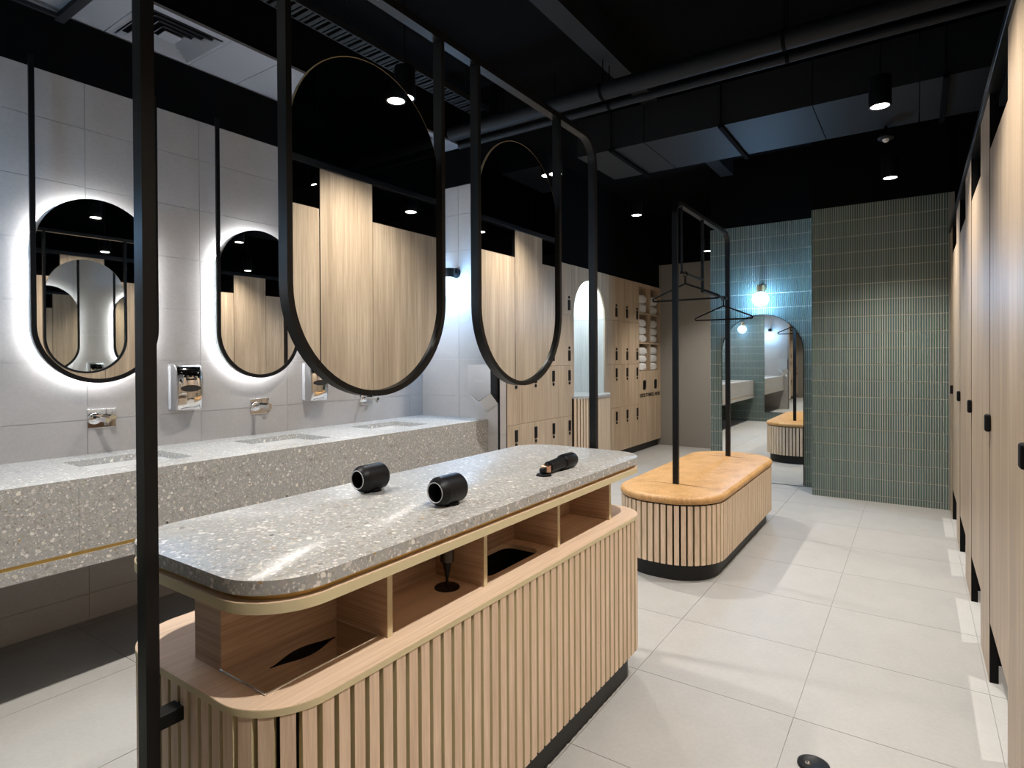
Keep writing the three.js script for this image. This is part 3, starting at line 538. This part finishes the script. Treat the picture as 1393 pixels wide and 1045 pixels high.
// ---------------------------------------------------------------- lockers
const rows = [[0.105, 0.686], [0.686, 1.255], [1.255, 1.826], [1.826, 2.402]];
const lockGeo = new RoundedBoxGeometry(0.012, 0.118, 0.044, 1, 0.003), dotGeo = new THREE.CylinderGeometry(0.016, 0.016, 0.01, 14).rotateZ(Math.PI / 2);
function lockerBank(cols, label) {
  const z0 = Math.min(...cols), z1 = Math.max(...cols), g = thing('locker_bank', label, 'lockers', 'locker banks');
  mesh('carcass', box(-3.775, XL - 0.02, 0.104, 2.404, z0, z1), M.blackLam, g);
  mesh('plinth', box(-3.775, XL - 0.05, 0, 0.104, z0, z1), M.plinth, g);
  for (let c = 0; c + 1 < cols.length; c++) rows.forEach(([y0, y1], r) => {
    const a = cols[c + 1], b = cols[c];
    const d = mesh('door', box(XL - 0.019, XL, y0 + 0.0015, y1 - 0.0015, a + 0.0012, b - 0.0012), M.oak, g);
    const top = r < 2, zl = a + 0.062, yl = top ? y1 - 0.112 : y0 + 0.112;
    const k = mesh('lock', lockGeo, M.rubber, d, 'black keypad lock'); k.position.set(XL + 0.005, yl, zl);
    const q = mesh('number_disc', dotGeo, M.rubber, d); q.position.set(XL + 0.004, yl + (top ? -0.088 : 0.088), zl);
  });
  settle(g, XL, 0, (z0 + z1) / 2);
}
lockerBank([-4.14, -4.50, -4.863, -5.225, -5.587, -5.945], 'four-high oak locker bank with black locks, between white end wall and arched alcove');
lockerBank([-6.877, -7.222, -7.568, -7.915], 'four-high oak locker bank with black locks, between arched alcove and towel shelves');
struct(mesh('wall_locker_return', box(-3.80, XL, 0, 2.404, -4.139, ZP - 0.096), M.greyWall));
// arched alcove
{
  const g = thing('arched_alcove', 'oak arched alcove lit cool white with a small terrazzo counter on slats', 'alcove');
  const za = -6.876, zb = -5.946, c = -6.41, hw = 0.412, top = 2.266;
  for (const [y0, y1] of [[0.90, 1.826], [1.826, 2.402]]) {
    // face panel pieces round the arch opening
    const pts = y0 < 1.8 ? null : 1;
    if (!pts) { mesh('face_panel', box(XL - 0.019, XL, y0, y1 - 0.0015, za, c - hw), M.oak, g); mesh('face_panel', box(XL - 0.019, XL, y0, y1 - 0.0015, c + hw, zb), M.oak, g); }
    else { const out = [[za, y1], [za, y0 + 0.0015], [c - hw, y0 + 0.0015]]; for (let i = 0; i <= 32; i++) { const a = Math.PI - Math.PI * i / 32; out.push([c + hw * Math.cos(a), top - hw + hw * Math.sin(a)]); } out.push([c + hw, y0 + 0.0015], [zb, y0 + 0.0015], [zb, y1]); mesh('face_panel', prism(out, XL - 0.019, XL, 'zy'), M.oak, g); }
  }
  for (const [y0, y1] of [[0.88, 1.825], [1.828, 2.40]]) { mesh('side_panel', box(-3.76, XL - 0.02, y0, y1, za + 0.002, za + 0.03), M.nicheLam, g); mesh('side_panel', box(-3.76, XL - 0.02, y0, y1, zb - 0.03, zb - 0.002), M.nicheLam, g); mesh('rear_panel', box(-3.79, -3.76, y0, y1, za + 0.002, zb - 0.002), M.nicheLam, g); }
  mesh('top_panel', box(-3.76, XL - 0.02, 2.385, 2.40, za + 0.03, zb - 0.03), M.nicheLam, g);
  mesh('led_light', box(-3.62, -3.33, 2.374, 2.385, za + 0.06, zb - 0.06), M.nicheStrip, g, 'cool white light strip');
  const a = new THREE.RectAreaLight(LAMP.nicheColor, 10, 0.80, 0.28); a.name = 'alcove_light'; a.position.set(-3.475, 2.372, c); a.rotation.set(-Math.PI / 2, 0, Math.PI / 2); g.add(a);
  const front = d => { const p = []; for (let i = 0; i <= 24; i++) { const t = i / 24, ang = Math.PI * (0.12 + 0.76 * t); p.push([XL + 0.0 + (0.155 + d) * (Math.sin(ang) - 0.30) / 0.70, c - (0.462 + d * 0.4) * Math.cos(ang) / Math.cos(Math.PI * 0.12)]); } return p; };
  mesh('counter', prism([...front(0.01), [-3.76, c + 0.43], [-3.76, c - 0.43]], 0.872, 0.90, 'xz'), M.terrazzo, g, 'small grey terrazzo counter');
  mesh('carcass', prism([...front(-0.03), [-3.7, c + 0.43], [-3.7, c - 0.43]], 0.104, 0.872, 'xz'), M.blackLam, g);
  mesh('plinth', prism([...front(-0.06), [-3.7, c + 0.43], [-3.7, c - 0.43]], 0, 0.104, 'xz'), M.plinth, g);
  const f = front(-0.012), len = [0]; for (let i = 1; i < f.length; i++) len.push(len[i - 1] + Math.hypot(f[i][0] - f[i - 1][0], f[i][1] - f[i - 1][1]));
  const n = Math.round(len.at(-1) / 0.04);
  for (let i = 0; i < n; i++) { const s = (i + 0.5) / n * len.at(-1); let k = 1; while (len[k] < s) k++; const t = (s - len[k - 1]) / (len[k] - len[k - 1]), ang = Math.atan2(f[k][1] - f[k - 1][1], f[k][0] - f[k - 1][0]);
    const m = mesh('slat', slatGeo[i % 4], slatMats, g); m.scale.y = 0.768; m.position.set(f[k - 1][0] + (f[k][0] - f[k - 1][0]) * t, 0.488, f[k - 1][1] + (f[k][1] - f[k - 1][1]) * t); m.rotation.y = -ang; }
  settle(g, XL, 0, c);
}
// towel shelves
{
  const g = thing('towel_cabinet', 'oak cabinet with open towel shelves above two black return openings', 'cabinet');
  const za = ZF + 0.004, zb = -7.917, zm = -8.358, t = 0.018;
  mesh('side_panel', box(-3.78, XL, 0.105, 2.402, za, za + t), M.oak, g); mesh('side_panel', box(-3.78, XL, 0.105, 2.402, zb - t, zb), M.oak, g);
  mesh('rear_panel', box(-3.80, -3.78, 0.105, 2.402, za, zb), M.oak, g);
  for (const y of [1.137, 1.548, 1.975]) mesh('shelf', box(-3.78, XL, y - t / 2, y + t / 2, za + t, zb - t), M.oak, g);
  mesh('top_board', box(-3.78, XL, 2.36, 2.402, za + t, zb - t), M.oak, g);
  mesh('partition', box(-3.78, XL, 1.146, 2.36, zm - t / 2, zm + t / 2), M.oak, g);
  const holes = [-8.137, -8.574].map(z => rr(z - 0.062, z + 0.062, 0.872, 1.014, 0.03, 5));
  mesh('front_panel', prism([[za + t, 0.106], [zb - t, 0.106], [zb - t, 1.128], [za + t, 1.128]], XL - 0.018, XL, 'zy', holes), M.oak, g);
  mesh('return_opening', mergeGeometries(holes.map(h => prism(h, XL - 0.06, XL - 0.006, 'zy'))), M.blackLam, g, 'black rounded opening');
  mesh('plinth', box(-3.80, XL - 0.05, 0, 0.105, za, zb), M.plinth, g);
  const font = await new FontLoader().loadAsync('fonts/droid/droid_sans_bold.typeface.json');
  const tx = new TextGeometry('USED TOWELS HERE', { font, size: 0.052, depth: 0.003, curveSegments: 2 }); tx.computeBoundingBox(); const w = tx.boundingBox.max.x; tx.scale(0.80 / w, 1, 1); tx.rotateY(Math.PI / 2); tx.translate(XL, 0.772, zb - 0.03);
  mesh('lettering', tx, M.blackLam, g, 'small black capital letters');
  settle(g, XL, 0, (za + zb) / 2);
  // rolled towels
  const names = [['top', 1.984, 2], ['middle', 1.557, 3], ['bottom', 1.146, 3]], r = rng(17), nz = noise2(3, 64, 64);
  for (const [col, zc] of [['beside the lockers', -8.145], ['beside the grey wall', -8.575]]) for (const [shelf, y0, cnt] of names) {
    let y = y0;
    for (let k = 0; k < cnt; k++) {
      const h = cnt === 2 ? 0.130 + r() * 0.02 : 0.112 + r() * 0.010, hw = 0.150 + r() * 0.014, rings = [], ph = r() * 50, zz = zc + (r() - .5) * 0.03;
      for (const [x, q] of [[-3.66, 0.8], [-3.64, 1], [-3.45, 1], [-3.31, 1], [-3.285, 0.97], [-3.272, 0.86], [-3.268, 0.6]]) { const p = []; for (let i = 0; i < 40; i++) { const a = i / 40 * 6.2832, bump = 1 + 0.30 * (nz(i * 0.9 + ph, x * 60 + ph) - .5), ca = Math.cos(a), sa = Math.sin(a), e = 0.75; p.push([x + 0.01 * (nz(i * 1.3, ph) - .5), y + h / 2 + (h / 2 - 0.001) * q * Math.sign(sa) * Math.abs(sa) ** e * Math.min(1, bump), zz + hw * q * bump * Math.sign(ca) * Math.abs(ca) ** e]); } rings.push(p); }
      const m = tag(mesh('rolled_towel', loft(rings, true, true, 1.2), M.towel), `rolled white towel, ${(cnt === 2 ? ['lower', 'upper'] : ['lowest', 'middle', 'uppermost'])[k]} of the stack on the ${shelf} shelf ${col}`, 'towel', `white towels on the ${shelf} shelf ${col}`);
      y += h;
    }
  }
}
// ---------------------------------------------------------------- services overhead
{
  const g = struct(mesh('ceiling_vanity_strip', box(XW - 0.1, -3.075, 3.082, YC, ZP, ZV0), M.ceiling));
  for (const [z0, z1] of [[ZP, -2.79], [-2.79, -2.093], [-2.093, -1.80], [-1.365, -0.66], [-0.66, ZV0]]) mesh('ceiling_panel', box(XW - 0.005, -3.055, 3.066, 3.081, z0 + 0.002, z1 - 0.002), M.plaster, g);
  mesh('ceiling_panel', prism([[XW - 0.005, -1.80], [-3.055, -1.80], [-3.055, -1.367], [XW - 0.005, -1.367]], 3.066, 3.081, 'xz', [[[-3.49, -1.775], [-3.10, -1.775], [-3.10, -1.40], [-3.49, -1.40]]]), M.plaster, g);
}
function diffuser(xc, zc, hx, hz, y, label) {
  const g = thing('air_diffuser', label, 'vent', 'ceiling air vents');
  for (let k = 0; k < 5; k++) {
    const f = 1 - k * 0.19, q = f - 0.12;
    if (k === 4) { mesh('core_panel', box(xc - hx * f, xc + hx * f, y + 0.004, y + 0.008, zc - hz * f, zc + hz * f), M.plaster, g); continue; }
    const R = (s, yy) => [[xc - hx * s, yy, zc - hz * s], [xc - hx * s, yy, zc + hz * s], [xc + hx * s, yy, zc + hz * s], [xc + hx * s, yy, zc - hz * s]];
    mesh('louvre', loft([R(f, y), R(q, y + 0.022), R(q - 0.01, y + 0.022), R(f - 0.012, y)], false, false, 0.1), M.plaster, g);
  }
  mesh('backing', box(xc - hx, xc + hx, y + 0.024, y + 0.03, zc - hz, zc + hz), M.ceiling, g);
  settle(g, xc, y, zc);
}
diffuser(-3.295, -1.5875, 0.194, 0.186, 3.058, 'square grey louvred air vent in the ceiling strip above the vanity');
diffuser(-3.30, -3.30, 0.19, 0.18, 3.045, 'square grey louvred air vent in the ceiling strip next to the end wall');
{
  const g = thing('cable_tray', 'perforated steel cable tray hung high beside the vanity', 'cable tray');
  for (const x of [-2.80, -2.665]) mesh('side_rail', box(x - 0.004, x + 0.004, 3.20, 3.24, -3.6, -1.0), M.darkDuct, g);
  for (let i = 0; i < 34; i++) { const z = -1.03 - i * 0.075; mesh('rung', box(-2.80, -2.665, 3.20, 3.205, z - 0.024, z + 0.002), M.darkDuct, g); mesh('rung', box(-2.80, -2.665, 3.20, 3.205, z - 0.050, z - 0.034), M.darkDuct, g); }
  for (const z of [-1.2, -2.3, -3.4]) mesh('hanger_rod', cyl(0.004, 0.27, -2.73, 3.37, z, 'y', 8), M.darkDuct, g);
  settle(g, -2.73, 3.2, -2.3);
}
function pipe(y, z, r, x0, x1, label) {
  const g = thing('overhead_pipe', label, 'pipe', 'overhead pipes');
  mesh('pipe_run', cyl(r, x1 - x0, (x0 + x1) / 2, y, z, 'x', 28), M.darkDuct, g);
  for (const x of [-1.7, -0.6, 0.6]) mesh('clamp', mergeGeometries([cyl(r + 0.004, 0.02, x, y, z, 'x', 24), cyl(0.004, YC - y - r, x, (YC + y + r) / 2, z, 'y', 8)]), M.ceiling, g);
  settle(g, (x0 + x1) / 2, y, z);
}
pipe(3.09, -3.56, 0.055, -3.0, XR - 0.02, 'thick dark pipe crossing the black ceiling in front of the duct');
pipe(3.03, -3.66, 0.024, -3.0, XR - 0.02, 'thin dark pipe running below the thick pipe under the ceiling');
{
  const g = thing('air_duct', 'flat dark sheet-metal air duct crossing under the black ceiling', 'duct');
  for (let i = 0; i < 5; i++) { const x0 = -2.32 + i * 0.585; mesh('duct_section', box(x0 + 0.003, x0 + 0.582, 3.0, 3.3, -5.10, -4.36), M.darkDuct, g); }
  for (const x of [-2.0, -1.15, 0.15]) mesh('strap', mergeGeometries([box(x - 0.015, x + 0.015, 2.975, 3.0, -5.14, -4.32), box(x - 0.004, x + 0.004, 2.975, YC, -4.34, -4.332), box(x - 0.004, x + 0.004, 2.975, YC, -5.128, -5.12)]), M.ceiling, g);
  settle(g, -0.3, 3.0, -4.73);
}
{
  const g = thing('ceiling_beam', 'dark boxed beam running lengthwise under the black ceiling', 'beam');
  mesh('beam_box', box(-1.75, -1.62, 3.30, YC, -6.6, -0.2), M.darkDuct, g); settle(g, -1.685, 3.3, -3.4);
}
{
  const g = thing('smoke_detector', 'small white domed detector on a drop rod between two aisle downlights', 'detector');
  mesh('base', lathe([[0, 0.03], [0.045, 0.03], [0.052, 0.015], [0.05, 0], [0, 0]], -0.178, 2.905, -5.05), M.rubber, g);
  mesh('dome', new THREE.SphereGeometry(0.022, 20, 12).translate(-0.178, 2.903, -5.05), M.towel, g, 'pale dome');
  mesh('drop_rod', cyl(0.01, 0.062, -0.178, 2.966, -5.05, 'y', 12), M.ceiling, g);
  settle(g, -0.178, 2.905, -5.05);
}
// bracket rails in front of the ceiling strip
{
  const g = thing('ceiling_bracket', 'dark steel channel bracket under the ceiling strip above the vanity', 'bracket');
  mesh('channel', box(XW + 0.004, -3.0, 3.02, 3.045, -1.185, -1.145), M.darkDuct, g); mesh('channel', box(XW + 0.004, -3.0, 3.02, 3.045, -0.945, -0.905), M.darkDuct, g);
  mesh('tie_bar', box(XW + 0.03, XW + 0.05, 3.022, 3.04, -1.145, -0.945), M.darkDuct, g);
  for (const z of [-1.165, -0.925]) mesh('rod', cyl(0.005, 0.03, -3.2, 3.055, z, 'y', 8), M.darkDuct, g);
  settle(g, -3.26, 3.02, -1.05);
}
// floor disc near the camera
{
  const g = thing('floor_outlet', 'round black dished floor disc with a small chrome button on the pale tiles', 'floor outlet');
  mesh('disc', lathe([[0.0, 0.003], [0.030, 0.004], [0.038, 0.010], [0.043, 0.010], [0.048, 0.007], [0.049, 0.0], [0, 0]], -0.276, 0.0, -2.135), M.rubber, g);
  mesh('button', lathe([[0, 0.010], [0.006, 0.009], [0.009, 0.003]], -0.294, 0.0, -2.135), M.chrome, g);
  settle(g, -0.276, 0, -2.135);
}
renderer.render(scene, camera);
